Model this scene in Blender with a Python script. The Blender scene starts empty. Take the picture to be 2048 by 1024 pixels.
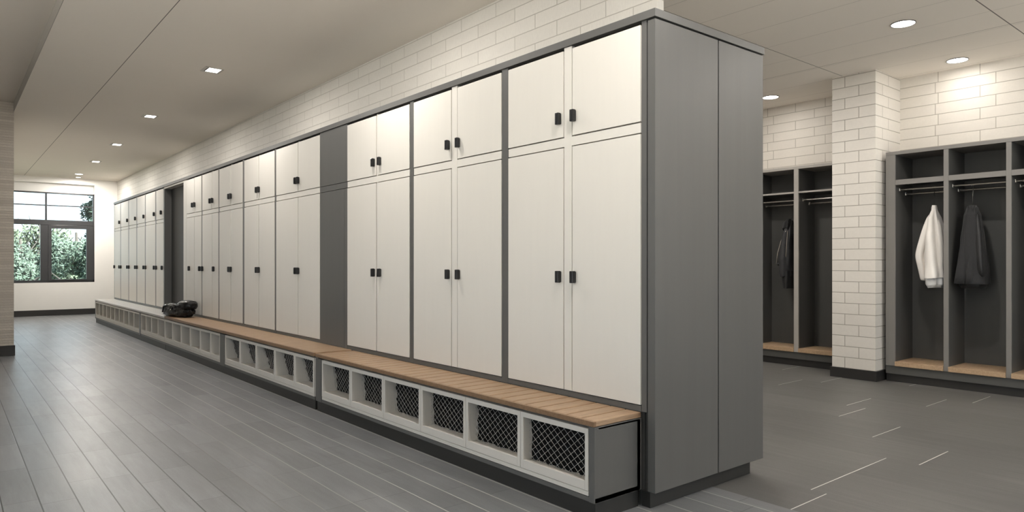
import bpy, bmesh, math, random
from mathutils import Vector, Matrix, noise
random.seed(7)
PI = math.pi
scene = bpy.context.scene
col = scene.collection

# ------------------------------------------------------------------ materials
def new_mat(name):
    m = bpy.data.materials.new(name); m.use_nodes = True
    nt = m.node_tree; nt.nodes.clear()
    out = nt.nodes.new('ShaderNodeOutputMaterial')
    b = nt.nodes.new('ShaderNodeBsdfPrincipled')
    nt.links.new(b.outputs[0], out.inputs[0])
    return m, nt, b

def math_node(nt, op, a, b=None, c=None):
    n = nt.nodes.new('ShaderNodeMath'); n.operation = op
    for i, v in enumerate((a, b, c)):
        if v is None: continue
        if hasattr(v, 'links'): nt.links.new(v, n.inputs[i])
        else: n.inputs[i].default_value = v
    return n.outputs[0]

def mix_col(nt, fac, a, b, blend='MIX'):
    n = nt.nodes.new('ShaderNodeMix'); n.data_type = 'RGBA'; n.blend_type = blend
    for s, v in ((n.inputs[0], fac), (n.inputs[6], a), (n.inputs[7], b)):
        if hasattr(v, 'links'): nt.links.new(v, s)
        elif isinstance(v, (int, float)): s.default_value = v
        else: s.default_value = (*v, 1)
    return n.outputs[2]

def position(nt):
    g = nt.nodes.new('ShaderNodeNewGeometry')
    return g.outputs['Position']

def scaled_noise(nt, pos, scl, scale=1.0, detail=4, rough=.55):
    mp = nt.nodes.new('ShaderNodeMapping'); mp.inputs['Scale'].default_value = scl
    nt.links.new(pos, mp.inputs[0])
    n = nt.nodes.new('ShaderNodeTexNoise'); n.inputs['Scale'].default_value = scale
    n.inputs['Detail'].default_value = detail; n.inputs['Roughness'].default_value = rough
    nt.links.new(mp.outputs[0], n.inputs['Vector'])
    return n.outputs['Fac']

def ramp(nt, fac, lo, hi, a=0.0, b=1.0):
    n = nt.nodes.new('ShaderNodeMapRange'); n.clamp = True
    n.inputs[1].default_value = lo; n.inputs[2].default_value = hi
    n.inputs[3].default_value = a; n.inputs[4].default_value = b
    nt.links.new(fac, n.inputs[0]); return n.outputs[0]

def add_bump(nt, b, height, strength, dist):
    n = nt.nodes.new('ShaderNodeBump'); n.inputs['Strength'].default_value = strength
    n.inputs['Distance'].default_value = dist
    nt.links.new(height, n.inputs['Height']); nt.links.new(n.outputs[0], b.inputs['Normal'])

def mat(name, rgb, rough=.5, metal=0., spec=.5, var=0., vscale=(6, 6, 6), bump=0., bscale=(60, 60, 60), bdist=.001, coat=0.):
    m, nt, b = new_mat(name)
    b.inputs['Base Color'].default_value = (*rgb, 1)
    b.inputs['Roughness'].default_value = rough; b.inputs['Metallic'].default_value = metal
    b.inputs['Specular IOR Level'].default_value = spec
    b.inputs['Coat Weight'].default_value = coat
    pos = position(nt)
    if var > 0:
        f = scaled_noise(nt, pos, vscale)
        c = mix_col(nt, f, tuple(x * (1 - var) for x in rgb), tuple(min(1, x * (1 + var)) for x in rgb))
        nt.links.new(c, b.inputs['Base Color'])
    if bump > 0:
        add_bump(nt, b, scaled_noise(nt, pos, bscale, detail=3), bump, bdist)
    return m

def emission_mat(name, rgb, s):
    m = bpy.data.materials.new(name); m.use_nodes = True; nt = m.node_tree; nt.nodes.clear()
    out = nt.nodes.new('ShaderNodeOutputMaterial'); e = nt.nodes.new('ShaderNodeEmission')
    e.inputs[0].default_value = (*rgb, 1); e.inputs[1].default_value = s
    nt.links.new(e.outputs[0], out.inputs[0]); return m

def block_mat(name, c1, c2, mortar, width, height, msize, voff=0., uoff=0., rough=.6, bump=.6, grain=.35, gscale=(40, 40, 40), squash=1., offs=.5):
    m, nt, b = new_mat(name)
    pos = position(nt)
    sp = nt.nodes.new('ShaderNodeSeparateXYZ'); nt.links.new(pos, sp.inputs[0])
    u = math_node(nt, 'ADD', math_node(nt, 'ADD', sp.outputs[0], sp.outputs[1]), uoff)
    v = math_node(nt, 'ADD', sp.outputs[2], voff)
    cb = nt.nodes.new('ShaderNodeCombineXYZ'); nt.links.new(u, cb.inputs[0]); nt.links.new(v, cb.inputs[1])
    t = nt.nodes.new('ShaderNodeTexBrick')
    t.inputs['Scale'].default_value = 1; t.inputs['Brick Width'].default_value = width
    t.inputs['Row Height'].default_value = height; t.inputs['Mortar Size'].default_value = msize
    t.inputs['Mortar Smooth'].default_value = .25
    t.inputs['Color1'].default_value = (*c1, 1); t.inputs['Color2'].default_value = (*c2, 1)
    t.inputs['Mortar'].default_value = (*mortar, 1); t.offset = offs; t.squash = squash; t.squash_frequency = 2
    nt.links.new(cb.outputs[0], t.inputs['Vector'])
    g = scaled_noise(nt, pos, gscale, detail=5, rough=.65)
    big = scaled_noise(nt, pos, (5, 5, 9), detail=3)
    c = mix_col(nt, ramp(nt, big, .3, .7, 0, .22), t.outputs['Color'], tuple(x * .8 for x in c1))
    c = mix_col(nt, ramp(nt, g, .35, .7, grain * .5, 0), c, tuple(x * .72 for x in c1))
    nt.links.new(c, b.inputs['Base Color'])
    b.inputs['Roughness'].default_value = rough
    h = math_node(nt, 'ADD', math_node(nt, 'MULTIPLY', t.outputs['Fac'], -1.0), math_node(nt, 'MULTIPLY', g, grain))
    add_bump(nt, b, h, bump, .006)
    return m

def floor_mat(name, W, L, xoff, yoff, shift, base, rowline, jointline, rowcol, jointcol, rw, jw, rough, streak):
    """planks along Y: rows of width W, staggered joints every L"""
    m, nt, b = new_mat(name)
    pos = position(nt)
    sp = nt.nodes.new('ShaderNodeSeparateXYZ'); nt.links.new(pos, sp.inputs[0])
    x = math_node(nt, 'DIVIDE', math_node(nt, 'ADD', sp.outputs[0], -xoff), W)
    row = math_node(nt, 'FLOOR', x)
    wr = nt.nodes.new('ShaderNodeTexWhiteNoise'); wr.noise_dimensions = '1D'; nt.links.new(math_node(nt, 'ADD', row, shift), wr.inputs['W']); off = wr.outputs['Value']
    y = math_node(nt, 'ADD', math_node(nt, 'DIVIDE', math_node(nt, 'ADD', sp.outputs[1], -yoff), L), off)
    def line(v, w, size):
        d = math_node(nt, 'ABSOLUTE', math_node(nt, 'ADD', math_node(nt, 'FRACT', math_node(nt, 'ADD', v, .5)), -.5))
        return ramp(nt, math_node(nt, 'MULTIPLY', d, size), w * .5, w * .5 + .0012, 1, 0)
    rm = line(x, rw, W); jm = line(y, jw, L)
    cb = nt.nodes.new('ShaderNodeCombineXYZ')
    nt.links.new(row, cb.inputs[0]); nt.links.new(math_node(nt, 'FLOOR', y), cb.inputs[1])
    wn = nt.nodes.new('ShaderNodeTexWhiteNoise'); nt.links.new(cb.outputs[0], wn.inputs[0])
    tone = ramp(nt, wn.outputs[0], 0, 1, .88, 1.12)
    n1 = scaled_noise(nt, pos, (3.0, 1.4, 3), detail=4, rough=.55)
    n2 = scaled_noise(nt, pos, streak, detail=6, rough=.7)
    n3 = scaled_noise(nt, pos, (260, 190, 200), detail=2)
    c = mix_col(nt, ramp(nt, n1, .25, .75), tuple(v * .72 for v in base), tuple(v * 1.28 for v in base))
    c = mix_col(nt, ramp(nt, n2, .36, .68, 0, .72), c, tuple(v * .62 for v in base))
    c = mix_col(nt, ramp(nt, n3, .4, .62, 0, .22), c, tuple(v * 1.5 for v in base))
    vm = nt.nodes.new('ShaderNodeVectorMath'); vm.operation = 'SCALE'
    nt.links.new(c, vm.inputs[0]); nt.links.new(tone, vm.inputs['Scale'])
    c = vm.outputs[0]
    c = mix_col(nt, math_node(nt, 'MULTIPLY', jm, jointline), c, jointcol)
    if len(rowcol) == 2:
        grout_sheen = mix_col(nt, ramp(nt, sp.outputs[0], 1.0, 1.7), rowcol[0], rowcol[1])  # row lines pale with X: sheen on the grooves painted into the grout
    else: grout_sheen = rowcol
    c = mix_col(nt, math_node(nt, 'MULTIPLY', rm, rowline), c, grout_sheen)
    nt.links.new(c, b.inputs['Base Color'])
    nt.links.new(ramp(nt, n1, .3, .7, rough, rough + .08), b.inputs['Roughness'])
    h = math_node(nt, 'ADD', math_node(nt, 'MULTIPLY', math_node(nt, 'MAXIMUM', rm, jm), -1.), math_node(nt, 'MULTIPLY', n3, .12))
    add_bump(nt, b, h, .25, .002)
    return m

def wood_mat(name, c1, c2, rough, coat=0.):
    m, nt, b = new_mat(name)
    pos = position(nt)
    f = scaled_noise(nt, pos, (5, 55, 55), detail=6, rough=.6)
    g = scaled_noise(nt, pos, (14, 240, 200), detail=3)
    p = scaled_noise(nt, pos, (.6, 5.5, 4), detail=2)
    c = mix_col(nt, ramp(nt, f, .3, .7), c1, c2)
    c = mix_col(nt, ramp(nt, g, .40, .72, 0, .6), c, tuple(v * .55 for v in c1))
    c = mix_col(nt, ramp(nt, p, .35, .65, 0, .3), c, tuple(v * .75 for v in c2))
    nt.links.new(c, b.inputs['Base Color'])
    b.inputs['Roughness'].default_value = rough
    b.inputs['Coat Weight'].default_value = coat; b.inputs['Coat Roughness'].default_value = .25
    add_bump(nt, b, g, .15, .001)
    return m

def ceiling_mat(name, base, xlines, ylines, grid):
    m, nt, b = new_mat(name)
    pos = position(nt)
    sp = nt.nodes.new('ShaderNodeSeparateXYZ'); nt.links.new(pos, sp.inputs[0])
    total = None
    def hit(coord, at, w):
        d = math_node(nt, 'ABSOLUTE', math_node(nt, 'ADD', coord, -at))
        return ramp(nt, d, w * .5, w * .5 + .0015, 1, 0)
    masks = [hit(sp.outputs[0], a, w) for a, w in xlines] + [hit(sp.outputs[1], a, w) for a, w in ylines]
    if grid:
        gx, x0, w = grid
        q = math_node(nt, 'FRACT', math_node(nt, 'ADD', math_node(nt, 'DIVIDE', math_node(nt, 'ADD', sp.outputs[0], -x0), gx), .5))
        d = math_node(nt, 'MULTIPLY', math_node(nt, 'ABSOLUTE', math_node(nt, 'ADD', q, -.5)), gx)
        masks.append(math_node(nt, 'MULTIPLY', ramp(nt, d, w * .5, w * .5 + .0015, 1, 0), .6))
    for k in masks: total = k if total is None else math_node(nt, 'MAXIMUM', total, k)
    n = scaled_noise(nt, pos, (1.3, 1.3, 1), detail=2)
    c = mix_col(nt, n, tuple(v * .97 for v in base), base)
    if total is not None: c = mix_col(nt, math_node(nt, 'MULTIPLY', total, .85), c, (.07, .06, .05))
    nt.links.new(c, b.inputs['Base Color']); b.inputs['Roughness'].default_value = .8
    return m

def glass_mat(name):
    m = bpy.data.materials.new(name); m.use_nodes = True; nt = m.node_tree; nt.nodes.clear()
    out = nt.nodes.new('ShaderNodeOutputMaterial')
    t = nt.nodes.new('ShaderNodeBsdfTransparent'); t.inputs[0].default_value = (.95, .98, .97, 1)
    g = nt.nodes.new('ShaderNodeBsdfGlossy'); g.inputs['Roughness'].default_value = .02
    fr = nt.nodes.new('ShaderNodeFresnel'); fr.inputs[0].default_value = 1.45
    mx = nt.nodes.new('ShaderNodeMixShader')
    nt.links.new(fr.outputs[0], mx.inputs[0]); nt.links.new(t.outputs[0], mx.inputs[1]); nt.links.new(g.outputs[0], mx.inputs[2])
    nt.links.new(mx.outputs[0], out.inputs[0]); return m

CREAM = mat('cream_laminate', (.72, .69, .635), .42, var=.02, vscale=(30, 30, 3), bump=.12, bscale=(420, 420, 300), bdist=.0006)
FRAME = mat('cubby_laminate', (.62, .59, .54), .45, var=.03, bump=.08, bscale=(300, 300, 300))
GREY = mat('graphite_laminate', (.104, .103, .098), .40, spec=.5, var=.07, vscale=(22, 22, .8), bump=.10, bscale=(300, 300, 200), bdist=.0006)
CARC = mat('dark_carcass', (.075, .074, .070), .5, var=.05)
PLINTH = mat('plinth_black', (.020, .0195, .018), .45, var=.1)
BLACK = mat('black_plastic', (.012, .012, .013), .28, var=.1)
BASEB = mat('black_baseboard', (.022, .021, .02), .4, var=.1)
WIRE = mat('wire_steel', (.46, .45, .43), .4, metal=.2)
LINER = mat('black_liner', (.0035, .0035, .0035), .42, spec=.12, var=.4, vscale=(60, 60, 60), bump=.9, bscale=(75, 75, 75), bdist=.006)
WOOD = wood_mat('oak_bench', (.33, .21, .125), (.47, .325, .205), .45, .08)
WOODEDGE = wood_mat('oak_edge', (.20, .115, .06), (.29, .18, .10), .45)
WOODSEAT = wood_mat('oak_seat', (.42, .28, .165), (.56, .40, .255), .45)
GREYWOOD = wood_mat('pale_timber', (.50, .475, .45), (.63, .61, .58), .3, .3)  # pale grey wood tone for the far bench top
CHROME = mat('chrome', (.75, .74, .72), .2, metal=1.)
RAILM = mat('rail_steel', (.72, .68, .62), .25, metal=.9)
WARD = mat('wardrobe_laminate', (.078, .077, .073), .46, var=.08, vscale=(14, 14, 1.2), bump=.08, bscale=(240, 240, 160), bdist=.0006)
WARDEDGE = mat('wardrobe_edge', (.20, .19, .178), .42, var=.04)
EDGELIGHT = mat('pale_edge', (.40, .375, .345), .42, var=.04)
WHITEWALL = mat('white_paint', (.85, .835, .80), .7, var=.02, bump=.1, bscale=(200, 200, 200))
BLOCKM = block_mat('painted_block_corridor', (.70, .675, .625), (.66, .635, .585), (.40, .375, .33), .42, .0975, .003, voff=.0515, uoff=.1, gscale=(90, 90, 28), grain=.5, bump=.55)
BLOCKR = block_mat('painted_block_locker_room', (.76, .72, .655), (.73, .69, .63), (.36, .33, .28), .50, .1035, .0035, voff=.012, uoff=.02, gscale=(60, 60, 60), grain=.3, bump=.5, squash=.7)
BLOCKC = block_mat('painted_block_pier', (.72, .685, .63), (.69, .655, .60), (.27, .25, .21), .42, .1065, .0035, voff=.009, uoff=.059, offs=.32, gscale=(40, 40, 40), grain=.3, bump=.55)
STONE = block_mat('split_stone', (.64, .585, .51), (.48, .43, .37), (.35, .31, .26), .23, .031, .0018, gscale=(48, 48, 75), grain=1.1, bump=1., rough=.85, squash=1.4)
CEIL = ceiling_mat('ceiling_corridor', (.86, .80, .725), [(1.27, .005)], [(16.75, .004)], None)
CEILR = ceiling_mat('ceiling_boards', (.90, .85, .785), [(6.37, .004)], [(1.67, .007), (3.19, .005)], (.4755, 4.979, .0022))
CEILL = ceiling_mat('ceiling_raised', (.78, .72, .65), [], [], None)
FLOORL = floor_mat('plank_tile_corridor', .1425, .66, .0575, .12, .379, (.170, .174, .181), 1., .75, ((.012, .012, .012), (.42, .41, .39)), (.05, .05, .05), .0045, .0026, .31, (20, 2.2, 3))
FLOORR = floor_mat('plank_tile_room', .44, 1.25, 2.9, 1.60, .37, (.110, .106, .101), .12, .85, (.10, .10, .095), (.75, .73, .69), .003, .004, .42, (30, 1.5, 3))
WINFR = mat('window_frame_charcoal', (.040, .041, .044), .4, var=.05)
GLASS = glass_mat('window_glass')
LENS = emission_mat('lamp_lens', (1, .97, .92), 9)
TRIMM = mat('lamp_trim', (.55, .52, .47), .4)
TRIMD = mat('lamp_trim_dark', (.045, .04, .036), .4)

# ------------------------------------------------------------------ mesh builder
class MB:
    def __init__(s): s.bm = bmesh.new()
    def box(s, x0, x1, y0, y1, z0, z1, b=0.):
        r = bmesh.ops.create_cube(s.bm, size=1.)
        vs = r['verts']
        bmesh.ops.scale(s.bm, vec=(x1 - x0, y1 - y0, z1 - z0), verts=vs)
        bmesh.ops.translate(s.bm, vec=((x0 + x1) / 2, (y0 + y1) / 2, (z0 + z1) / 2), verts=vs)
        if b > 0:
            es = list({e for v in vs for e in v.link_edges})
            bmesh.ops.bevel(s.bm, geom=es, offset=b, segments=2, profile=.5, affect='EDGES')
        return s
    def tube(s, pts, r, n=8, caps=True, flat=1.):
        pts = [Vector(p) for p in pts]; rings = []
        for i, p in enumerate(pts):
            d = (pts[min(i + 1, len(pts) - 1)] - pts[max(i - 1, 0)]).normalized()
            a = d.cross(Vector((0, 0, 1)))
            if a.length < .01: a = d.cross(Vector((1, 0, 0)))
            a.normalize(); b = d.cross(a)
            rr = r[i] if isinstance(r, (list, tuple)) else r
            rings.append([s.bm.verts.new(p + rr * (math.cos(2 * PI * k / n) * a + flat * math.sin(2 * PI * k / n) * b)) for k in range(n)])
        for i in range(len(rings) - 1):
            for k in range(n):
                s.bm.faces.new((rings[i][k], rings[i][(k + 1) % n], rings[i + 1][(k + 1) % n], rings[i + 1][k]))
        if caps:
            s.bm.faces.new(rings[0][::-1]); s.bm.faces.new(rings[-1])
        return s
    def loft(s, rings, cap0=True, cap1=True):
        R = [[s.bm.verts.new(p) for p in ring] for ring in rings]; n = len(R[0])
        for i in range(len(R) - 1):
            for k in range(n):
                s.bm.faces.new((R[i][k], R[i][(k + 1) % n], R[i + 1][(k + 1) % n], R[i + 1][k]))
        if cap0: s.bm.faces.new(R[0][::-1])
        if cap1: s.bm.faces.new(R[-1])
        return s
    def disc_ring(s, cx, cy, r0, r1, z0, z1, n=40):
        a = [(r0, z1), (r0, z0), (r1, z0), (r1, z1)]
        R = [[s.bm.verts.new((cx + r * math.cos(2 * PI * k / n), cy + r * math.sin(2 * PI * k / n), z)) for k in range(n)] for r, z in a]
        for i in range(4):
            for k in range(n):
                s.bm.faces.new((R[i][k], R[i][(k + 1) % n], R[(i + 1) % 4][(k + 1) % n], R[(i + 1) % 4][k]))
        return s
    def cyl(s, cx, cy, r, z0, z1, n=40):
        lo = [s.bm.verts.new((cx + r * math.cos(2 * PI * k / n), cy + r * math.sin(2 * PI * k / n), z0)) for k in range(n)]
        hi = [s.bm.verts.new((v.co.x, v.co.y, z1)) for v in lo]
        for k in range(n): s.bm.faces.new((lo[k], lo[(k + 1) % n], hi[(k + 1) % n], hi[k]))
        s.bm.faces.new(lo[::-1]); s.bm.faces.new(hi); return s
    def build(s, name, material, parent=None, smooth=False, mats=None, origin=None):
        """mesh coordinates are world coordinates; the object is placed under parent"""
        o_ = Vector((0, 0, 0))
        if parent is not None:
            r = parent
            while r.parent: r = r.parent
            o_ = r.location.copy()
        elif origin is not None: o_ = Vector(origin)
        bmesh.ops.translate(s.bm, vec=-o_, verts=s.bm.verts)
        bmesh.ops.recalc_face_normals(s.bm, faces=s.bm.faces)
        me = bpy.data.meshes.new(name); s.bm.to_mesh(me); s.bm.free()
        for q in (mats or [material]): me.materials.append(q)
        if smooth:
            for p in me.polygons: p.use_smooth = True
        o = bpy.data.objects.new(name, me); col.objects.link(o)
        if parent is not None: o.parent = parent
        else: o.location = o_
        return o

def thing(name, loc, label, cat, group=None):
    o = bpy.data.objects.new(name, None); col.objects.link(o)
    o.location = loc; o.empty_display_size = .1
    return tag(o, label, cat, group)
def tag(o, label, cat, group=None):
    o['label'] = label; o['category'] = cat
    if group: o['group'] = group
    return o
def struct(o, label=None):
    o['kind'] = 'structure'
    if label: o['label'] = label
    return o

# ------------------------------------------------------------------ dimensions
HC = 2.985; XF = 2.507; XW = 3.0; YE = 2.018; XN = 2.187; YFAR = 17.77
XP = .64; YP = 10.4; HL = 3.10; XR = 7.425; XR2 = 7.62
ROOM_X0, ROOM_Y0 = -3.2, -3.6

# ------------------------------------------------------------------ room shell
m = MB(); m.box(ROOM_X0 - .1, XW, ROOM_Y0 - .1, YFAR + .1, -.05, 0)
m.box(XW, XR2 + .1, ROOM_Y0 - .1, YFAR + .1, -.05, 0)
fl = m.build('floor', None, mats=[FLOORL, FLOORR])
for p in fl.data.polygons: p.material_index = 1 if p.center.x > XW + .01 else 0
struct(fl, 'grey plank tile floor')
m = MB(); m.box(XP, XW + .03, ROOM_Y0, YFAR + .1, HC, HC + .2); m.box(XW + .03, XR2 + .1, ROOM_Y0, YFAR + .1, HC, HC + .2)
ce = m.build('ceiling', None, mats=[CEIL, CEILR])
for p in ce.data.polygons: p.material_index = 1 if p.center.x > XW + .05 else 0
struct(ce, 'warm white ceiling with thin seams')
struct(MB().box(ROOM_X0 - .1, XP, ROOM_Y0, YP + .4, HL, HL + .1).build('ceiling_side', CEILL), 'slightly raised ceiling beside the corridor')
struct(MB().box(XP - .004, XP - .0005, ROOM_Y0, YP - .001, HC + .001, HL - .001).build('trim_5', mat('soffit_edge', (.33, .31, .28), .6)), 'grey edge strip where the ceiling steps up')
# far wall with the window opening
WX0, WX1, WZ0, WZ1 = .74, 2.553, .71, 2.862
m = MB(); m.box(XP - .1, WX0, YFAR, YFAR + .2, 0, HC); m.box(WX1, XW, YFAR, YFAR + .2, 0, HC)
m.box(WX0, WX1, YFAR, YFAR + .2, 0, WZ0); m.box(WX0, WX1, YFAR, YFAR + .2, WZ1, HC)
m.box(WX0, WX1, YFAR + .13, YFAR + .2, 2.665, WZ1)
struct(m.build('wall_back', WHITEWALL), 'white window wall at the end of the corridor')
struct(MB().box(XW, XR2 + .1, YFAR, YFAR + .2, 0, HC).build('wall_back_room', BLOCKR))
struct(MB().box(ROOM_X0, XP, YP, YP + .3, 0, HL).build('wall_left', STONE), 'split-face stone pier with black baseboard')
struct(MB().box(XP - .15, XP, YP + .3, YFAR, 0, HC).build('wall_left_corridor', WHITEWALL))
m = MB()
FILL_WINL = [(-3.0, -.6), (-.2, 2.2), (2.6, 5.0)]  # openings added in the unseen side wall for daylight fill
prev = ROOM_Y0
for a, b_ in FILL_WINL:
    m.box(ROOM_X0 - .1, ROOM_X0, prev, a, 0, HL); m.box(ROOM_X0 - .1, ROOM_X0, a, b_, 0, .3); m.box(ROOM_X0 - .1, ROOM_X0, a, b_, 2.7, HL); prev = b_
m.box(ROOM_X0 - .1, ROOM_X0, prev, YP, 0, HL)
struct(m.build('wall_left_side', WHITEWALL))
for k, (a, b_) in enumerate(FILL_WINL):
    f = MB()
    for q in (a, (a + b_) / 2 - .03, b_ - .06): f.box(ROOM_X0 - .08, ROOM_X0 - .02, q, q + .06, .3, 2.7)
    f.box(ROOM_X0 - .08, ROOM_X0 - .02, a, b_, .3, .36).box(ROOM_X0 - .08, ROOM_X0 - .02, a, b_, 2.64, 2.7)
    struct(f.build('window_%d' % (k + 2), WINFR))  # frames of the added fill openings, out of view
m = MB().box(ROOM_X0, 3.5, ROOM_Y0 - .1, ROOM_Y0, 0, HL).box(7.3, XR2, ROOM_Y0 - .1, ROOM_Y0, 0, HL)
m.box(3.5, 7.3, ROOM_Y0 - .1, ROOM_Y0, 0, .2).box(3.5, 7.3, ROOM_Y0 - .1, ROOM_Y0, 2.95, HL)
struct(m.build('wall_front', WHITEWALL))
f = MB()
for q in (3.5, 5.32, 7.14): f.box(q, q + .06, ROOM_Y0 - .08, ROOM_Y0 - .02, .2, 2.95)
f.box(3.5, 7.2, ROOM_Y0 - .08, ROOM_Y0 - .02, .2, .26).box(3.5, 7.2, ROOM_Y0 - .08, ROOM_Y0 - .02, 2.89, 2.95)
struct(f.build('window_5', WINFR))  # unseen front opening added to carry daylight up to the room ceiling
struct(MB().box(XW, XW + .055, 2.40, YFAR, 0, HC).build('wall_middle', BLOCKM), 'painted block wall above the locker run')
struct(MB().box(XR, XR2, ROOM_Y0, 3.29, 0, HC).build('wall_right', BLOCKR), 'painted block wall above the open wardrobe')
struct(MB().box(XR2, XR2 + .1, 3.29, YFAR, 0, HC).build('wall_right_recess', BLOCKR), 'painted block wall set back behind the block pier')
struct(MB().box(6.857, XR2, 2.874, 3.29, 0, HC).build('wall_pier', BLOCKC), 'painted block pier between the two wardrobes')
struct(MB().box(6.842, XR - .001, 2.859, 3.305, 0, .098, .002).build('baseboard_pier', BASEB))
struct(MB().box(XP + .02, 2.7, YFAR - .015, YFAR, 0, .125, .002).build('baseboard_back', BASEB))
struct(MB().box(ROOM_X0, XP + .012, YP - .014, YP, 0, .125, .002).build('baseboard_left', BASEB))
struct(MB().box(XP, XP + .012, YP, YFAR - .02, 0, .125, .002).build('baseboard_left_corridor', BASEB))

# window
wy0, wy1 = YFAR + .02, YFAR + .09
win = MB().box(WX0, WX0 + .035, wy0, wy1, WZ0, 2.66).box(WX1 - .028, WX1, wy0, wy1, WZ0, 2.66).box(WX0, WX1, wy0, wy1, 2.632, 2.66) \
    .box(WX0, WX1, wy0, wy1, WZ0, .765).build('window_1', WINFR)
struct(win, 'charcoal framed window looking onto trees')
MB().box(WX0 + .03, WX1 - .02, wy0 - .012, wy1, 1.955, 2.062, .004).build('transom', WINFR, win)
MB().box(1.640, 1.675, wy0, wy1, 2.05, 2.64, .003).build('mullion', WINFR, win)
MB().box(1.555, 1.70, wy0 - .006, wy1, .75, 1.97, .004).build('mullion', WINFR, win)
MB().box(WX0 + .03, WX1 - .02, wy0 + .012, wy1 - .02, 2.365, 2.388, .002).build('glazing_bar', WINFR, win)
def sash(x0, x1, w0, w1, z0, z1, wz):
    m = MB()
    m.box(x0, x0 + w0, wy0 - .02, wy1 - .02, z0, z1, .004).box(x1 - w1, x1, wy0 - .02, wy1 - .02, z0, z1, .004)
    m.box(x0 + w0, x1 - w1, wy0 - .02, wy1 - .02, z1 - wz, z1, .004).box(x0 + w0, x1 - w1, wy0 - .02, wy1 - .02, z0, z0 + wz * .35, .004)
    return m.build('sash', WINFR, win)
s1 = sash(1.695, 2.535, .06, .135, .755, 1.955, .075)
MB().box(2.06, 2.13, wy0 - .035, wy0 - .02, .757, .775, .003).build('window_latch', WINFR, s1)
for a in ((WX0 + .03, 1.56, .75, 1.96), (1.75, 2.405, .77, 1.89), (WX0 + .03, 1.645, 2.06, 2.64), (1.67, WX1 - .02, 2.06, 2.64)):
    MB().box(a[0], a[1], wy0 + .03, wy0 + .036, a[2], a[3]).build('pane', GLASS, win)

# ------------------------------------------------------------------ lockers
def handle(m, yc, zc):
    m.box(XF - .008, XF - .002, yc - .010, yc + .010, zc - .028, zc + .028, .002)
    m.box(XF - .030, XF - .008, yc - .0125, yc + .0125, zc - .031, zc + .031, .003)
    m.box(XF - .0325, XF - .030, yc - .006, yc + .006, zc - .024, zc + .024, .001)
    return m

ZB, ZR0, ZR1, ZT = .470, 1.743, 1.789, 2.246
def locker(y0, y1, stile, doors, centre, label, uh, lh, group, frame_extra=None):
    t = thing('locker', (2.75, (y0 + y1) / 2, 0), label, 'locker', group)
    c = MB().box(2.532, 2.985, y0, y1, .0, 2.20).box(2.60, 2.985, y0, y1, 2.20, 2.26)
    c.box(XF + .001, 2.532, y0, y1, .4385, ZB - .004)
    if stile: c.box(XF, 2.532, stile[0], stile[1], .4385, 2.26, .001)
    c.build('carcass', GREY, t)
    f = MB()
    lo, hi = doors[0][0], doors[-1][1]
    f.box(XF + .0005, 2.530, lo, hi, ZR0, ZR1)
    for (a, b) in centre:
        if b - a > .02: f.box(XF, 2.530, a, b, ZB, ZT + .014)
        else: f.box(XF + .004, 2.530, a, b, ZB, ZT + .010)
    for e in frame_extra or []: f.box(XF, 2.530, e[0], e[1], ZB, ZT + .014)
    f.build('face_frame', CREAM, t)
    for k, (a, b) in enumerate(doors):
        up = MB().box(XF - .002, XF + .018, a, b, ZR1 + .0062, ZT, .0012).build('door', CREAM, t)
        dn = MB().box(XF - .002, XF + .018, a, b, ZB, ZR0 - .0062, .0012).build('door', CREAM, t)
        for yc in uh[k]: handle(MB(), yc, 1.893).build('handle', BLACK, up)
        for yc in lh[k]: handle(MB(), yc, 1.061).build('handle', BLACK, dn)
    return t

G1 = 'cream double lockers along the corridor'
def dbl(y0, y1, stile, r, l, label, hr=.018, hl=.024):
    ce = (r[1] + .0062, l[0] - .0062)
    locker(y0, y1, stile, [r, l], [ce], label, [[r[1] - hr], [l[0] + hl]], [[r[1] - hr], [l[0] + hl]], G1)
# nearest first
t0 = dbl(2.1005, 3.142, (3.087, 3.142), (2.103, 2.556), (2.624, 3.082), 'cream double locker at the near end of the run, against the dark grey end panel')
dbl(3.142, 4.174, (4.127, 4.174), (3.147, 3.592), (3.664, 4.122), 'cream double locker second from the dark grey end panel')
dbl(4.174, 5.148, None, (4.180, 4.640), (4.668, 5.145), 'cream double locker on the near side of the wide grey filler panel', .048, .022)
dbl(5.678, 6.738, (6.706, 6.738), (5.681, 6.150), (6.163, 6.700), 'cream double locker just beyond the wide grey filler panel')
dbl(6.738, 7.692, (7.640, 7.692), (6.744, 7.180), (7.196, 7.635), 'cream double locker second beyond the wide grey filler panel')
dbl(7.692, 8.560, (8.528, 8.560), (7.698, 8.084), (8.105, 8.522), 'cream double locker third beyond the wide grey filler panel')
locker(8.560, 9.262, (9.232, 9.262), [(8.566, 8.806), (8.818, 9.226)], [(8.808, 8.816)],
       'cream double locker fourth beyond the wide grey filler panel', [[8.77], [8.86]], [[8.72], [9.19]], G1)
locker(9.262, 9.975, None, [(9.268, 9.585), (9.597, 9.970)], [(9.587, 9.595)],
       'cream double locker behind the black bag, next to the dark recessed doorway', [[9.545], [9.64]], [[9.31], [9.80]], G1)
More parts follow.
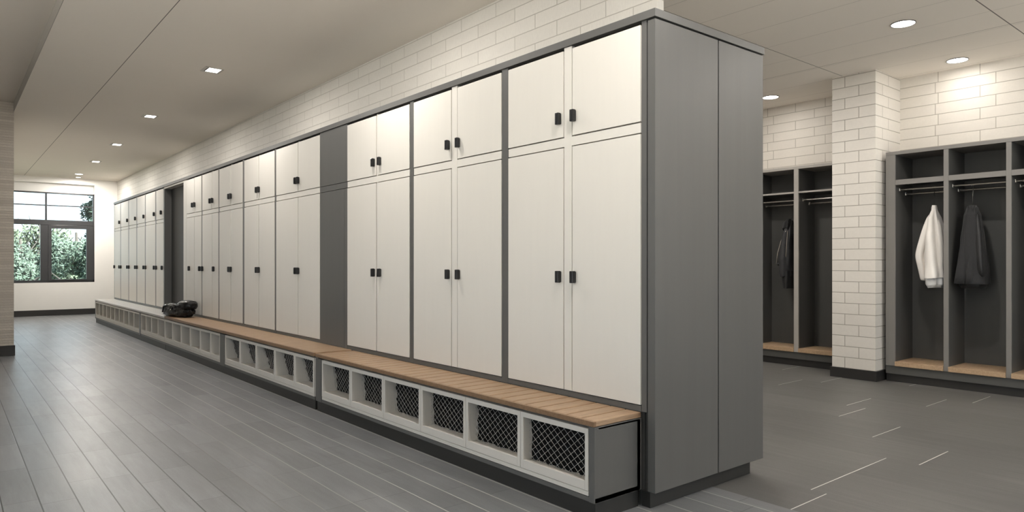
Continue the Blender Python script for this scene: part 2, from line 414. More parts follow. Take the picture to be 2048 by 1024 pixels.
# dark grey corner stile beside the end panel belongs to the end panel thing
FAR = [(11.25, 11.76, 'single cream locker first beyond the dark recessed doorway'),
       (11.76, 12.49, 'single cream locker second beyond the dark recessed doorway'),
       (12.49, 13.14, 'single cream locker third beyond the dark recessed doorway'),
       (13.14, 13.81, 'single cream locker fourth beyond the dark recessed doorway'),
       (13.81, 14.54, 'single cream locker fifth beyond the dark recessed doorway'),
       (14.54, 15.165, 'single cream locker at the far end of the run, nearest the window wall')]
for i, (a, b, lab) in enumerate(FAR):
    locker(a, b, (b - .05, b), [(a + .006, b - .056)], [], lab, [[a + .04] if i else [a + .10]], [[a + .04, b - .10]], 'single cream lockers near the window',
           frame_extra=None)

# wide filler panel
t = thing('filler_panel', (2.7, 5.41, 0), 'wide dark grey filler panel between two cream double lockers', 'panel')
MB().box(XF, 2.985, 5.150, 5.676, ZR1 + .004, 2.26, .001).build('upper_panel', GREY, t)
MB().box(XF, 2.985, 5.150, 5.676, ZR0, ZR1, .0006).build('middle_rail', GREY, t)
m = MB().box(XF, 2.985, 5.205, 5.676, .0, ZR0 - .004, .001); m.box(XF, 2.985, 5.150, 5.201, 0., ZR0 - .004, .001)
m.build('lower_panel', GREY, t)

# end panels
t = thing('end_panel', (2.75, 2.04, .075), 'dark grey end panel with the corner stile, closing the corridor lockers', 'panel')
MB().box(XF, 3.001, YE, 2.061, .076, 2.256, .0015).build('board', GREY, t)
MB().box(XF + .002, 2.985, 2.067, 2.0685, .076, 2.256).box(XF + .002, 2.530, 2.067, 2.0985, .44, 2.26).build('corner_stile', GREY, t)
t = thing('end_panel', (3.2, 2.04, .075), 'narrower dark grey end panel, closing the lockers on the far side of the wall', 'panel')
MB().box(3.010, 3.420, YE, 2.061, .076, 2.256, .0015).build('board', GREY, t)
MB().box(2.99, 3.06, 2.0615, 2.0645, .076, 2.256).build('backing', BLACK, t)
t = thing('locker_bank', (3.25, 3.5, 0), 'grey locker bank backing onto the block wall, behind the narrower end panel', 'locker')
m = MB().box(3.09, 3.40, 2.067, 9.0, .08, 2.256); m.build('carcass', GREY, t)
for k in range(10):
    d = MB().box(3.402, 3.420, 2.072 + k * .69, 2.072 + k * .69 + .68, .10, 2.25, .001).build('door', CREAM, t)
    dd = MB().box(3.421, 3.45, 2.12 + k * .69, 2.158 + k * .69, 1.03, 1.095, .003).build('handle', BLACK, d)
# plinth and cornice
tag(MB().box(XF + .004, 3.345, 2.050, 2.0985, 0, .0745, .0015).build('plinth', PLINTH, origin=(2.9, 2.2, 0)), 'black plinth under the dark grey end panels', 'plinth')
m = MB().box(2.499, 3.425, YE - .006, 2.395, 2.2625, 2.300, .001)
m.box(2.499, 2.985, 2.395, 10.0, 2.2625, 2.300, .0006); m.box(2.499, 2.985, 10.0, 15.175, 2.2625, 2.300, .0006); m.box(3.09, 3.425, 2.395, 9.02, 2.2625, 2.300, .0006)
tag(m.build('cornice_board', GREY, origin=(2.75, 5, 2.262)), 'long dark grey cornice board capping the whole run of lockers', 'cornice')

NICHE = mat('recess_charcoal', (.022, .022, .021), .5, var=.05)
# recessed doorway in the run
d1 = MB().box(2.605, 2.645, 10.135, 11.195, .44, 2.235).build('door_1', NICHE)
struct(d1, 'dark recessed door between the cream lockers')
MB().box(2.585, 2.604, 10.42, 10.445, 1.03, 1.10, .004).build('door_handle', BLACK, d1)
MB().box(2.597, 2.604, 10.14, 10.40, .44, 2.235, .001).build('door_leaf', NICHE, d1)
f = MB().box(2.575, 2.604, 10.17, 10.20, 2.05, 2.09, .003).box(2.575, 2.604, 10.17, 10.25, 2.12, 2.13, .001).build('door_closer', RAILM, d1)
struct(MB().box(XF, 2.66, 9.985, 10.130, .0, 2.26, .001).build('trim_1', CREAM), 'cream jamb of the recessed door')
struct(MB().box(XF, 2.66, 11.200, 11.245, .0, 2.26, .001).build('trim_2', GREY), 'grey jamb of the recessed door')
struct(MB().box(XF, 2.60, 10.131, 11.199, 2.236, 2.26).build('trim_3', FRAME))
struct(MB().box(XF, 2.66, 10.131, 11.199, .0, .436).build('trim_4', GREY))

# ------------------------------------------------------------------ benches with cubbies
def wires(y0, y1, z0, z1, xb, xt, ph=.045, pv=.036):
    """diamond wire mesh in a plane leaning from x=xb (bottom) to x=xt (top)"""
    m = MB(); r = .0010
    k = pv / ph
    def seg(p, q):
        def P(a): return (xb + (xt - xb) * (a[1] - z0) / (z1 - z0), a[0], a[1])
        m.tube([P(p), P(q)], r, 4, False)
    H = z1 - z0; Wd = y1 - y0
    for sgn in (1, -1):
        n = int((Wd + H / k) / ph) + 2
        for i in range(-1, n):
            ys = y0 + i * ph + (.3 * ph) - H / k
            a, b = (ys, z0), (ys + H / k, z1)
            if sgn < 0: a, b = (ys, z1), (ys + H / k, z0)
            t0, t1 = 0., 1.
            dy = b[0] - a[0]
            t0 = max(t0, (y0 - a[0]) / dy); t1 = min(t1, (y1 - a[0]) / dy)
            if t1 - t0 < .02: continue
            L = lambda t: (a[0] + dy * t, a[1] + (b[1] - a[1]) * t)
            seg(L(t0), L(t1))
    return m

def liner(y0, y1, z0, z1, xb, xt):
    m = MB(); ny, nz = 30, 18
    g = [[None] * (nz + 1) for _ in range(ny + 1)]
    for i in range(ny + 1):
        for j in range(nz + 1):
            y = y0 + (y1 - y0) * i / ny; z = z0 + (z1 - z0) * j / nz
            x = xb + (xt - xb) * j / nz + .006 + .022 * abs(noise.noise(Vector((y * 17, z * 19, .3)))) + .01 * abs(noise.noise(Vector((y * 45, z * 45, 5))))
            g[i][j] = m.bm.verts.new((x, y, z))
    for i in range(ny):
        for j in range(nz): m.bm.faces.new((g[i][j], g[i + 1][j], g[i + 1][j + 1], g[i][j + 1]))
    return m

def cubby(bench, y0, y1, zlo, zhi, rb, rt, st=.021, mesh=True, back=None):
    """cream open box with lip; mesh panel leaning inside"""
    x0 = XN + .006; x1 = 2.47
    m = MB()
    m.box(x0, x1, y0, y0 + st, zlo, zhi, .001).box(x0, x1, y1 - st, y1, zlo, zhi, .001)
    m.box(x0, x1, y0 + st, y1 - st, zhi - .024, zhi).box(x0, x0 + .022, y0 + st, y1 - st, zlo, zlo + .042, .001)
    m.box(x0 + .022, x1, y0 + st, y1 - st, zlo, zlo + .036).box(x1 - .01, x1, y0 + st, y1 - st, zlo, zhi)
    c = m.build('cubby', FRAME, bench)
    if mesh:
        wires(y0 + st + .001, y1 - st - .001, zlo + .038, zhi - .026, x0 + rb, x0 + rt).build('wire_mesh', WIRE, c)
        liner(y0 + st + .001, y1 - st - .001, zlo + .038, zhi - .026, x0 + rb + .004, x0 + rt + .004).build('liner', LINER, c, smooth=True)
    return c

def bench(y0, y1, label, cubs, end_wall, top_mat, edge_mat, slat, posts, zoff=0.):
    t = thing('bench', (2.35, (y0 + y1) / 2, 0), label, 'bench')
    # carcass rails and posts
    b = MB().box(XN + .008, 2.49, y0, y1, .078, .099).box(XN + .03, 2.49, y0 + .0, y1 - .0, .4005, .4075)
    b.box(2.476, 2.496, y0, y1, .078, .4075)
    for a, c in posts: b.box(XN + .004, 2.474, a, c, .078, .402, .001)
    b.build('carcass', GREY, t)
    if end_wall: MB().box(XN + .004, 2.5065, end_wall[0], end_wall[1], .078, .4115, .0012).build('end_board', GREY, t)
    MB().box(XN + .018, 2.49, y0 + .008, y1, 0, .0775).build('plinth', PLINTH, t)
    zt = .4376 + zoff; zb = .4135
    m = MB()
    if slat and slat < 0:
        n = 4; w_ = (2.504 - XN - .016) / n
        for i in range(n): m.box(XN + .016 + i * w_, XN + .016 + (i + 1) * w_ - .006, y0 + .001, y1 - .001, zb, zt, .0015)
        m.box(XN + .0165, 2.502, y0 + .004, y1 - .004, zb, zt - .010)
    elif slat:
        yy = y0 + .002; i = 0
        while yy < y1 - .01:
            e = min(yy + slat, y1 - .002)
            m.box(XN + .016, 2.504, yy, e - (.010 if slat > .09 else .006), zb + .0004, zt, .002); yy = e
        m.box(XN + .0165, 2.502, y0 + .004, y1 - .004, zb, zt - .011)
    else: m.box(XN + .016, 2.500, y0 + .001, y1 - .001, zb, zt, .001)
    m.build('bench_top', top_mat, t)
    MB().box(XN, XN + .0155, y0 + .001, y1 - .001, zb, zt - .0005, .0015).build('edge_strip', edge_mat, t)
    MB().box(XN + .007, XN + .025, cubs[0][0], cubs[-1][1], .1015, .1215, .001).build('sill_strip', FRAME, t)
    for (a, c, rb, rt, has) in cubs: cubby(t, a, c, .1235, .4, rb, rt, mesh=has)
    return t

edges = [2.136, 2.604, 3.068, 3.530, 3.985, 4.455, 4.935]
cubs = [(edges[i] + .0015, edges[i + 1] - .0015, .040 + .012 * i, .040 + .008 * i, True) for i in range(6)]
bench(2.097, 5.040, 'near oak slatted bench over six mesh-lined cubbies, in front of the near cream lockers', cubs, (2.097, 2.130), WOOD, WOODEDGE, .0965, [(4.94, 5.038)])
e2 = [5.075, 5.46, 5.90, 6.36, 6.81, 7.275]
c2 = [(e2[i] + .0015, e2[i + 1] - .0015, .10, .045, True) for i in range(5)]
e3 = [7.44, 7.77, 8.16, 8.57, 8.975, 9.385, 9.77]
c2 += [(e3[i] + .0015, e3[i + 1] - .0015, .12, .10, True) for i in range(6)]
bench(5.066, 9.772, 'middle oak bench with a black bag on its far end, over leaning mesh cubbies', c2, None, WOOD, WOODEDGE, .058, [(7.28, 7.435)], .004)
e4 = [9.775, 10.15, 10.53, 10.87, 11.205]
c4 = [(e4[i] + .0015, e4[i + 1] - .0015, .14, .12, True) for i in range(4)]
e5 = [11.30 + .3835 * i for i in range(11)]
c4 += [(e5[i] + .0015, e5[i + 1] - .0015, .14, .12, True) for i in range(10)]
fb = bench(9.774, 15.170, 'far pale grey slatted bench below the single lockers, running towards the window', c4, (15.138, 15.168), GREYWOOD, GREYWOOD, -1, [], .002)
MB().box(XN + .004, 2.474, 11.21, 11.295, .078, .402, .001).build('post', BLACK, fb)

# ------------------------------------------------------------------ open wardrobes
def wardrobe(x0, x1, ya, yb, dividers, ztop, shelf, label, stile_end, shelf_front, dt, edge=None):
    edge = edge or WARDEDGE
    """open front faces -X; ya<yb; dividers = [(y0,y1)]"""
    t = thing('open_wardrobe', ((x0 + x1) / 2, (ya + yb) / 2, 0), label, 'wardrobe')
    MB().box(x0 + .02, x1 - .02, ya, yb, .0, .073).build('plinth', BASEB, t)
    MB().box(x0 + .004, x1, ya, yb, .0745, .150, .001).build('base_board', WARD, t)
    MB().box(x0, x1, ya, yb, ztop - .032, ztop, .0012).build('top_board', edge, t)
    MB().box(x1 - .012, x1, ya, yb, .15, ztop - .033).build('back_panel', WARD, t)
    sides = sorted(dividers)
    for a, b in sides:
        s = MB().box(x0 + .0165, x1 - .013, a, b, .151, ztop - .033).build('side_panel', WARD, t)
        MB().box(x0, x0 + .016, a, b, .151, ztop - .033, .0012).build('edge_band', edge, s)
    for i in range(len(sides) - 1):
        a, b = sides[i][1] + .001, sides[i + 1][0] - .001
        sh = MB().box(x0 + .0165, x1 - .013, a, b, shelf, shelf + .02).build('shelf', WARD, t)
        MB().box(x0, x0 + .016, a, b, shelf + .02 - shelf_front, shelf + .02, .001).build('edge_band', edge, sh)
        MB().box(x0 - .012, x1 - .013, a, b, .1515, .196, .002).build('seat_board', WOODSEAT, t)
        for (dx, dz) in ((.10, -.068), (.24, -.10)):
            r = MB().tube([(x0 + dx, a, shelf + dz), (x0 + dx, b, shelf + dz)], .0085, 12).build('hanging_rail', RAILM, t, smooth=False)
            MB().box(x0 + dx - .016, x0 + dx + .016, b - .008, b - .0005, shelf + dz - .016, shelf + dz + .016, .003).build('rail_bracket', RAILM, r)
    return t
wardrobe(6.99, 7.415, -.60, 2.836, [(2.751, 2.836), (2.299, 2.338), (1.823, 1.861), (1.345, 1.383), (.86, .90), (.38, .42), (-.60, -.56)], 2.197, 1.905,
         'dark grey open wardrobe holding the white shirt and the charcoal coat', None, .048, .038)
wardrobe(7.235, 7.612, 3.325, 6.6, [(3.325, 3.365), (3.846, 3.898), (4.37, 4.41), (4.9, 4.94), (5.5, 5.54), (6.56, 6.6)], 2.200, 1.900,
         'dark grey open wardrobe behind the block pier, with a black jacket inside', None, .018, .05, EDGELIGHT)

# ------------------------------------------------------------------ clothes
def cloth_mat(name, rgb, rough, var, vs, bump, bs):
    m_ = mat(name, rgb, rough, var=var, vscale=vs, bump=bump, bscale=bs, bdist=.003)
    m_.node_tree.nodes['Principled BSDF'].inputs['Sheen Weight'].default_value = .15
    return m_
SHIRT = cloth_mat('white_cotton', (.80, .765, .72), .8, .04, (18, 18, 6), .35, (34, 34, 8))
SHIRTIN = cloth_mat('white_tail', (.86, .86, .86), .8, .03, (18, 18, 6), .2, (34, 34, 8))
COAT = cloth_mat('charcoal_wool', (.020, .020, .021), .9, .75, (330, 330, 330), .8, (220, 220, 220))
JACK = cloth_mat('black_nylon', (.007, .007, .0075), .5, .4, (20, 20, 20), .8, (26, 26, 20))
JACKG = cloth_mat('grey_nylon', (.022, .022, .024), .55, .3, (20, 20, 20), .6, (26, 26, 20))
PIPE = mat('pale_piping', (.42, .38, .32), .6)

def garment(levels, folds, n=64, seed=0., open_end=True):
    """levels: (z, cx, cy, halfX, halfY, foldamp)"""
    rings = []
    dense = []
    for i in range(len(levels) - 1):
        for k in range(6):
            f = k / 6; f = f * f * (3 - 2 * f)
            dense.append(tuple(a + (b - a) * f for a, b in zip(levels[i], levels[i + 1])))
    dense.append(levels[-1])
    for (z, cx, cy, hx, hy, fa) in dense:
        ring = []
        for k in range(n):
            a = 2 * PI * k / n
            w = 0
            for (fr, ph, am) in folds: w += am * math.cos(fr * a + ph + seed + z * 1.7)
            r = 1 + fa * w + fa * .5 * noise.noise(Vector((math.cos(a) * 2 + seed, math.sin(a) * 2, z * 7)))
            c, s = math.cos(a), math.sin(a)
            q = .75
            ring.append((cx + hx * math.copysign(abs(c) ** q, c) * r, cy + hy * math.copysign(abs(s) ** q, s) * r, z + fa * .02 * math.cos(3 * a + seed)))
        rings.append(ring)
    return rings

def hanger(x, y, zrod, zneck, label, material, span=.30):
    t = thing('clothes_hanger', (x, y, zneck), label, 'hanger')
    pts = []
    for k in range(11):
        a = -.2 * PI + 1.25 * PI * k / 10
        pts.append((x + .021 * math.cos(a), y, zrod - .004 + .021 * math.sin(a) - .0075 + .005))
    pts = pts[::-1] if pts[0][2] > pts[-1][2] else pts
    pts = [(x, y, zneck - .02), (x, y, zrod - .05), (x + .012, y, zrod - .03)] + pts
    MB().tube(pts, .0032, 8).build('hook', material, t, smooth=True)
    MB().tube([(x - span / 2, y, zneck - .085), (x - .05, y, zneck - .04), (x, y, zneck - .02), (x + .05, y, zneck - .04), (x + span / 2, y, zneck - .085)], .006, 8).build('arms', material, t, smooth=True)
    return t

# white shirt
sx, sy = 7.17, 2.475
hanger(sx, sy, 1.837, 1.63, 'black wire hanger holding the white shirt', BLACK, .16)
t = thing('shirt', (sx, sy, .90), 'crumpled white shirt hanging in the open wardrobe bay next to the block pier', 'shirt')
folds = [(3, .4, .5), (5, 1.3, .45), (8, 2.1, .25)]
MB().loft(garment([(1.655, sx, sy, .026, .020, .05), (1.625, sx, sy, .035, .024, .1), (1.56, sx, sy, .075, .045, .2), (1.40, sx, sy - .006, .12, .066, .26), (1.20, sx, sy - .012, .14, .084, .28), (1.02, sx, sy - .02, .15, .094, .28), (.995, sx, sy - .02, .152, .095, .28)], folds, seed=.5)).build('shirt_body', SHIRT, t, smooth=True)
MB().loft(garment([(1.00, sx, sy - .02, .125, .082, .25), (.93, sx, sy - .02, .12, .078, .25), (.905, sx, sy - .015, .10, .06, .3)], folds, seed=1.3)).build('shirt_tail', SHIRTIN, t, smooth=True)
MB().loft(garment([(1.675, sx, sy, .024, .017, 0), (1.652, sx, sy, .03, .022, 0), (1.63, sx, sy, .03, .022, 0)], [], 32)).build('collar', SHIRT, t, smooth=True)
def sleeve(pts, rad, name, mt, t, seed):
    m = MB(); rings = []
    for i, (p, r) in enumerate(zip(pts, rad)):
        rings.append([(p[0] + r[0] * math.cos(a) * (1 + .1 * math.cos(3 * a + seed)), p[1] + r[1] * math.sin(a) * (1 + .12 * math.cos(4 * a + seed + i)), p[2]) for a in [2 * PI * k / 28 for k in range(28)]])
    o = m.loft(rings).build(name, mt, t, smooth=True)
    sm = o.modifiers.new('smooth', 'SUBSURF'); sm.levels = 2; sm.render_levels = 2
    return o
sleeve([(sx - .03, sy + .02, 1.60), (sx - .05, sy + .055, 1.45), (sx - .065, sy + .088, 1.28), (sx - .07, sy + .105, 1.20), (sx - .07, sy + .085, 1.12), (sx - .06, sy + .07, 1.00), (sx - .055, sy + .07, .965)],
       [(.03, .02), (.045, .034), (.048, .036), (.046, .034), (.045, .033), (.036, .028), (.034, .027)], 'sleeve', SHIRT, t, .3)
sleeve([(sx - .02, sy - .025, 1.58), (sx - .05, sy - .06, 1.40), (sx - .06, sy - .075, 1.20), (sx - .06, sy - .075, 1.05), (sx - .055, sy - .07, .97)],
       [(.03, .02), (.05, .032), (.052, .034), (.042, .03), (.038, .028)], 'sleeve', SHIRT, t, 1.1)
MB().box(sx - .125, sx - .110, sy - .06, sy - .018, .935, 1.02, .003).build('cuff', SHIRTIN, t)

# charcoal coat
kx, ky = 7.18, 2.165
hanger(kx, ky, 1.837, 1.62, 'steel hanger holding the charcoal coat', CHROME, .12)
t = thing('coat', (kx, ky, .92), 'charcoal wool coat hanging in the second wardrobe bay from the block pier', 'coat')
folds = [(2, .8, .5), (4, 1.8, .35), (7, .3, .22)]
MB().loft(garment([(1.655, kx, ky, .03, .028, .03), (1.63, kx, ky, .05, .042, .06), (1.57, kx, ky, .085, .064, .10), (1.40, kx, ky - .002, .12, .084, .12), (1.15, kx, ky - .004, .14, .106, .14), (.965, kx, ky - .004, .15, .120, .14), (.945, kx, ky - .004, .15, .120, .14)], folds, seed=2.)).build('coat_body', COAT, t, smooth=True)
MB().loft(garment([(1.0, kx, ky - .004, .13, .100, .1), (.925, kx, ky - .004, .12, .092, .1), (.905, kx, ky - .004, .10, .08, .1)], folds, seed=1.)).build('lining', JACK, t, smooth=True)
sleeve([(kx - .035, ky - .045, 1.60), (kx - .075, ky - .07, 1.42), (kx - .10, ky - .085, 1.2), (kx - .105, ky - .10, 1.0)],
       [(.03, .02), (.04, .028), (.045, .032), (.04, .03)], 'sleeve', JACK, t, 1.5)
for nm, mt, y_top, y_bot, wt, wb, dx in (('front_panel', COAT, .020, .058, .032, .100, 0.), ('front_panel', COAT, -.024, -.020, .024, .046, .004), ('front_slit', JACK, -.004, .004, .022, .03, -.010)):
    m2 = MB(); R = []
    for q in range(9):
        f_ = q / 8; z = 1.648 - .70 * f_; w_ = wt + (wb - wt) * f_; yc = ky + y_top + (y_bot - y_top) * f_
        x = .036 + .128 * f_ ** .62 + dx
        R.append([m2.bm.verts.new((kx - x - .010 * math.sin(PI * k / 9.) + (.035 if k in (0, 9) else 0), yc + (k / 9. - .5) * w_ + .003 * math.sin(5 * f_ + k), z)) for k in range(10)])
    for i in range(8):
        for k in range(9): m2.bm.faces.new((R[i][k], R[i][k + 1], R[i + 1][k + 1], R[i + 1][k]))
    o = m2.build(nm, mt, t, smooth=True)
    so_ = o.modifiers.new('thick', 'SOLIDIFY'); so_.thickness = .006

# black jacket in the recessed wardrobe
jx, jy = 7.44, 4.075
t = thing('jacket', (jx, jy, .85), 'black jacket with pale piping hanging in the wardrobe behind the block pier', 'jacket')
folds = [(3, .2, .5), (5, 1.0, .5)]
MB().loft(garment([(1.62, jx, jy - .03, .03, .022, .1), (1.57, jx, jy - .012, .05, .04, .2), (1.48, jx, jy - .01, .07, .05, .25), (1.36, jx, jy + .01, .085, .062, .2), (1.18, jx, jy + .02, .10, .078, .22), (1.06, jx, jy + .02, .10, .076, .2), (.98, jx, jy + .015, .095, .07, .2)], folds, seed=.9)).build('jacket_body', JACKG, t, smooth=True)
MB().loft(garment([(1.05, jx, jy + .004, .085, .062, .1), (.93, jx, jy - .002, .085, .055, .1), (.845, jx, jy - .004, .08, .05, .1)], folds, seed=.4)).build('jacket_lining', JACK, t, smooth=True)
MB().loft(garment([(1.635, jx - .02, jy - .03, .02, .015, .1), (1.60, jx - .03, jy - .01, .045, .035, .3), (1.53, jx - .035, jy - .004, .05, .036, .3), (1.50, jx - .03, jy, .03, .03, .2)], folds, seed=2.)).build('hood', JACK, t, smooth=True)
MB().tube([(jx - .075, jy - .012, 1.50), (jx - .09, jy + .04, 1.38), (jx - .098, jy + .075, 1.25), (jx - .09, jy + .098, 1.12)], .0035, 6).build('piping', PIPE, t, smooth=True)
MB().tube([(jx - .07, jy - .03, 1.50), (jx - .10, jy - .035, 1.35), (jx - .11, jy - .03, 1.2)], .003, 6).build('piping', PIPE, t, smooth=True)
MB().tube([(jx - .085, jy + .085, 1.14), (jx - .10, jy + .06, 1.11)], .012, 8).build('toggle', JACK, t, smooth=True)
MB().tube([(7.475, jy - .03, 1.788), (7.475, jy - .03, 1.66), (jx, jy - .03, 1.62)], .003, 6).build('loop', JACK, t)

# ------------------------------------------------------------------ black bag on the bench
BAGM = mat('black_bag_fabric', (.003, .003, .0035), .3, spec=.3, var=.3, vscale=(30, 30, 30), bump=.7, bscale=(38, 38, 38), bdist=.01, coat=.2)
bx, by, bz = 2.335, 9.60, .4425
t = thing('bag', (bx, by, bz), 'crumpled black sports bag lying on the oak bench', 'bag')
ax = Vector((-.20, .98, 0)).normalized(); sd = Vector((ax.y, -ax.x, 0))
def blob(c, ra, rs, rz, seed, amp, nu=56, nv=36, zmin=None):
    m = MB(); rings = []
    for j in range(1, nv):
        v = PI * j / nv; ring = []
        for i in range(nu):
            u = 2 * PI * i / nu
            d = Vector((math.cos(v), math.sin(v) * math.cos(u), math.sin(v) * math.sin(u)))
            d2 = Vector([math.copysign(abs(q) ** .8, q) for q in d])
            nse = noise.noise(d * 2.2 + Vector((seed, 0, 0))) * .6 + (1 - 2 * abs(noise.noise(d * 4.5 + Vector((0, seed, 0))))) * .45 + (1 - 2 * abs(noise.noise(d * 10 + Vector((0, seed, 3))))) * .2
            r = 1 + amp * nse
            p = Vector(c) + ax * d2.x * ra * r + sd * d2.y * rs * r + Vector((0, 0, d2.z * rz * r))
            if zmin is not None: p.z = max(p.z, zmin)
            ring.append(p)
        rings.append(ring)
    return m.loft(rings)
blob((bx - .01, by + .02, bz + .065), .33, .095, .075, 1.2, .16, zmin=bz + .001).build('bag_body', BAGM, t, smooth=True)
blob((bx + .045, by - .17, bz + .150), .15, .095, .062, 4.1, .12).build('rolled_top', BAGM, t, smooth=True)
blob((bx - .035, by + .10, bz + .115), .20, .09, .05, 7.7, .26).build('side_pocket', BAGM, t, smooth=True)
def bagp(a, s, z): return Vector((bx, by, bz)) + ax * a + sd * s + Vector((0, 0, z))
MB().tube([bagp(.27, -.10, .05), bagp(.2, -.12, .13), bagp(.06, -.125, .155), bagp(-.06, -.11, .14), bagp(-.1, -.13, .06), bagp(0, -.15, .03), bagp(.14, -.15, .035)], .011, 10, flat=.35).build('strap', BLACK, t, smooth=True)
for (a, s, z) in ((.24, -.09, .118), (.16, -.105, .145), (.03, -.12, .158), (-.02, -.135, .09)):
    p = bagp(a, s, z); MB().tube([p, p + Vector((.012, .03, .008))], .006, 8).build('buckle', CHROME, t, smooth=True)
MB().tube([bagp(.22, .0, .135), bagp(.1, -.03, .165), bagp(-.02, -.06, .16)], .003, 6).build('zip', CHROME, t)

# ------------------------------------------------------------------ lamps
def lamp(x, y, z, power, name, r=.055, spread=180, color=(1, .95, .89)):
    d = bpy.data.lights.new(name, 'AREA'); d.shape = 'DISK'; d.size = r * 2; d.energy = power; d.color = color
    d.spread = math.radians(spread)
    o = bpy.data.objects.new(name, d); col.objects.link(o); o.location = (x, y, z); return o
SQ = [(1.97, 6.92, 'square recessed downlight nearest the near lockers, largest of the corridor row'), (1.98, 9.60, 'square recessed downlight second in the corridor row towards the window'),
      (2.05, 12.22, 'square recessed downlight third in the corridor row towards the window'), (2.10, 14.52, 'square recessed downlight fourth in the corridor row towards the window')]
PC = 19.5; PR = 3; PL = 8
for x, y, lab in SQ:
    t = thing('downlight', (x, y, HC), lab, 'ceiling light', 'square downlights in the corridor')
    m = MB()
    for (a, b, c, d) in ((-.085, -.062, -.10, .10), (.062, .085, -.10, .10), (-.062, .062, -.10, -.072), (-.062, .062, .072, .10)):
        m.box(x + a, x + b, y + c, y + d, HC - .006, HC - .0005, .001)
    m.build('trim_frame', TRIMM, t)
    MB().box(x - .0615, x - .045, y - .0715, y + .0715, HC - .004, HC - .0008).build('baffle', TRIMD, t)
    MB().box(x - .044, x + .0615, y - .0715, y + .0715, HC - .0045, HC - .0008).build('lens', LENS, t)
    lamp(x, y, HC - .012, PC, 'downlight_or_fill')
RD = [(2.13, 16.78, .075, 'round recessed downlight at the window end of the corridor'), (2.20, 17.42, .05, 'small round downlight closest to the window wall'),
      (5.714, 2.19, .088, 'round downlight in the boarded ceiling, farthest from the block wall'), (7.125, 2.27, .088, 'round downlight close to the block wall above the shirt'),
      (7.106, 4.10, .088, 'round downlight above the wardrobe behind the block pier')]
for x, y, r, lab in RD:
    t = thing('downlight', (x, y, HC), lab, 'ceiling light', 'round recessed downlights')
    MB().disc_ring(x, y, r * .93, r, HC - .006, HC - .0005).build('trim_ring', TRIMD, t)
    MB().cyl(x, y, r * .925, HC - .005, HC - .0008).build('lens', LENS, t)
    lamp(x, y, HC - .012, PC * .4 if r < .06 else (PC * (2.5 if y > 16 else 1) if x < 3 else (PR if x > 7 else PC)), 'downlight_or_fill')
# lamp rows continued beyond the frame, plus fixtureless fill lamps added on the unseen ceiling
for y in (4.30, 1.65, -1.0): lamp(1.97, y, HC - .012, PC, 'downlight_or_fill')
for y in (.45, -1.35): lamp(7.11, y, HC - .012, PR, 'downlight_or_fill')
lamp(3.65, .95, HC - .012, PC * .6, 'downlight_or_fill')
for x, y in ((5.71, .45), (5.71, -1.35), (4.2, -1.0), (5.71, 4.1), (5.2, 6.5), (7.1, 6.0), (4.4, 4.1)): lamp(x, y, HC - .012, PC, 'downlight_or_fill')  # room row continued, the others added unseen as fill
for x in (-2.0, -.4):
    for y in (-1.8, 1.0, 3.8, 6.6): lamp(x, y, HL - .012, PL, 'downlight_or_fill')  # fill lamps added over the unseen side room, no fixtures

# ------------------------------------------------------------------ outside
GRASSM = mat('lawn', (.08, .11, .06), .9, var=.3)
struct(MB().box(-30, 30, 18.2, 70, -.9, -.8).build('ground', GRASSM), 'lawn outside the window')
struct(MB().box(-30, ROOM_X0 - .3, -20, 18.1, -.3, -.2).box(ROOM_X0 - .3, 30, -20, ROOM_Y0 - .2, -.3, -.2).build('fill_paving', mat('bounce_paving', (.62, .60, .56), .8, var=.1)))  # unseen pale ground added to bounce sun through the fill openings
LEAF = [mat('leaf_%s' % n, c, .9, spec=.1, var=.3, vscale=(3, 3, 3)) for n, c in (('pale', (.085, .120, .097)), ('mid', (.068, .104, .080)), ('olive', (.085, .112, .078)), ('deep', (.05, .075, .062)))]
BARK = mat('bark', (.035, .032, .028), .9, var=.3)
def tree(x, y, h, r, nleaf, leafmat, label, cat='tree', tall=1., zc=None, size=.13, cr=None, group='trees outside the window'):
    t = thing('tree', (x, y, -.8), label, cat, group)
    m = MB(); rnd = random.Random(int(x * 100 + y))
    m.tube([(x, y, -.8), (x + .05, y, h * .4), (x, y, h * .85)], [.13, .09, .03], 8)
    m.build('trunk', BARK, t, smooth=True)
    b = MB()
    for k in range(9):
        a = rnd.uniform(0, 2 * PI); z0 = h * rnd.uniform(.2, .6); L = r * rnd.uniform(.7, 1.05)
        b.tube([(x, y, z0), (x + math.cos(a) * L * .5, y + math.sin(a) * L * .5, z0 + L * .35), (x + math.cos(a) * L, y + math.sin(a) * L, z0 + L * .8)], [.04, .025, .008], 6)
    b.build('branches', BARK, t)
    f = MB(); zc = zc or h * .55
    cl = []
    for k in range(34):
        v = Vector((rnd.gauss(0, 1), rnd.gauss(0, 1), rnd.gauss(0, 1))).normalized() * rnd.uniform(.45, .95)
        cl.append((x + v.x * r, y + v.y * r, zc + v.z * r * tall))
    for k in range(nleaf):
        c = rnd.choice(cl); d = Vector((rnd.gauss(0, 1), rnd.gauss(0, 1), rnd.gauss(0, 1))).normalized() * (cr or r * .32) * rnd.random() ** .4
        p = Vector(c) + d
        if p.z < -.75: continue
        u = Vector((rnd.gauss(0, 1), rnd.gauss(0, 1), rnd.gauss(0, 1))).normalized(); w = u.orthogonal().normalized()
        s = size * rnd.uniform(.5, 1.2)
        q = [f.bm.verts.new(p + u * s), f.bm.verts.new(p + w * s * .5), f.bm.verts.new(p - u * s), f.bm.verts.new(p - w * s * .5)]
        f.bm.faces.new(q)
    f.build('foliage', leafmat, t)
tree(2.98, 24.0, 2.4, 1.05, 11000, LEAF[0], 'pale bushy tree seen through the larger casement pane', size=.06, zc=.95, tall=.95)
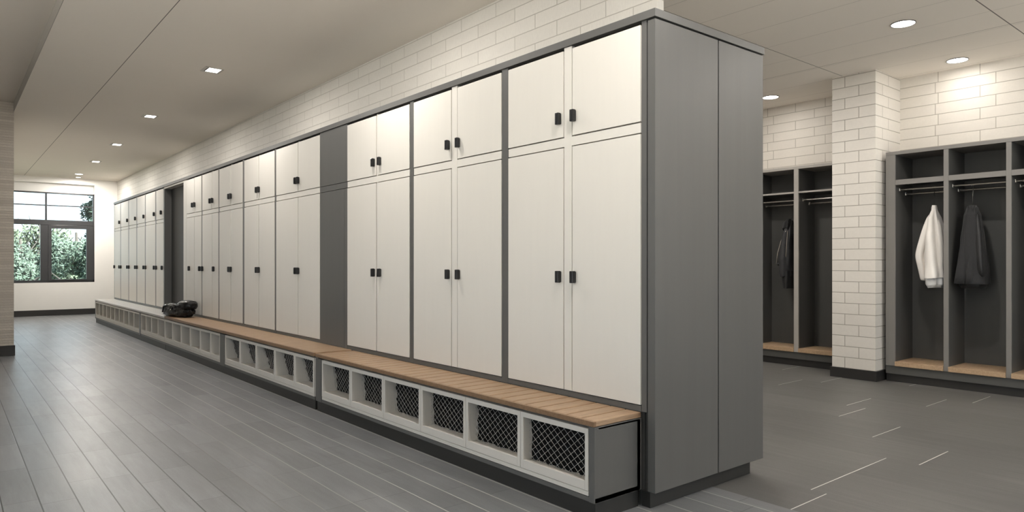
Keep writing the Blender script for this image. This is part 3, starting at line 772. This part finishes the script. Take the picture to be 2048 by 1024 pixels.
tree(3.9, 27.5, 2.6, 1.0, 11000, LEAF[1], 'mid green bushy tree beyond the casement, next to the window edge', size=.06, zc=1.2)
tree(1.75, 25.9, 2.2, 1.0, 11000, LEAF[0], 'pale tree seen through the fixed pane beside the stone pier', size=.06, zc=.75, tall=.9)
tree(2.65, 30.5, 3.0, 1.5, 11000, LEAF[2], 'taller olive tree standing behind the pale bushy trees', size=.08, zc=1.0)
tree(2.55, 21.6, .9, .62, 3500, LEAF[2], 'low olive shrub below the casement window', 'shrub', size=.05, zc=.15)
tree(1.45, 22.0, .8, .62, 3500, LEAF[1], 'low green shrub beneath the fixed pane', 'shrub', size=.05, zc=.15)
tree(2.86, 20.0, 3.3, .2, 4500, LEAF[3], 'tall narrow dark conifer at the upper edge of the window', tall=8.5, zc=1.75, size=.05, cr=.17)

# ------------------------------------------------------------------ world
w = bpy.data.worlds.new('sky'); scene.world = w; w.use_nodes = True
bg = w.node_tree.nodes['Background']; bg.inputs[0].default_value = (.74, .88, 1., 1); bg.inputs[1].default_value = 2.3
sl = bpy.data.lights.new('sun', 'SUN'); sl.energy = 40.; sl.angle = .05; sl.color = (1, .96, .9)
so = bpy.data.objects.new('sun', sl); col.objects.link(so); so.rotation_euler = Vector((.55, -.18, .8)).to_track_quat('Z', 'Y').to_euler()

# ------------------------------------------------------------------ camera
cd = bpy.data.cameras.new('camera'); cam = bpy.data.objects.new('camera', cd); col.objects.link(cam)
cam.location = (0, 0, 1.1336)
cam.rotation_euler = (PI / 2, 0, -math.radians(39.418))
cd.sensor_fit = 'HORIZONTAL'; cd.sensor_width = 36.; cd.lens = 36. * 1376.4 / 2048
cd.shift_y = (525.95 - 512) / 2048
cd.clip_start = .05; cd.clip_end = 300
scene.camera = cam

scene.view_settings.view_transform = 'Standard'
try: scene.view_settings.look = 'None'
except Exception: pass
scene.view_settings.exposure = .1; scene.view_settings.gamma = 1.
scene.view_settings.use_curve_mapping = False
cy = scene.cycles
cy.use_denoising = True
cy.max_bounces = 10; cy.diffuse_bounces = 6; cy.glossy_bounces = 4; cy.transparent_max_bounces = 12
cy.sample_clamp_indirect = 6.
cy.caustics_reflective = False; cy.caustics_refractive = False
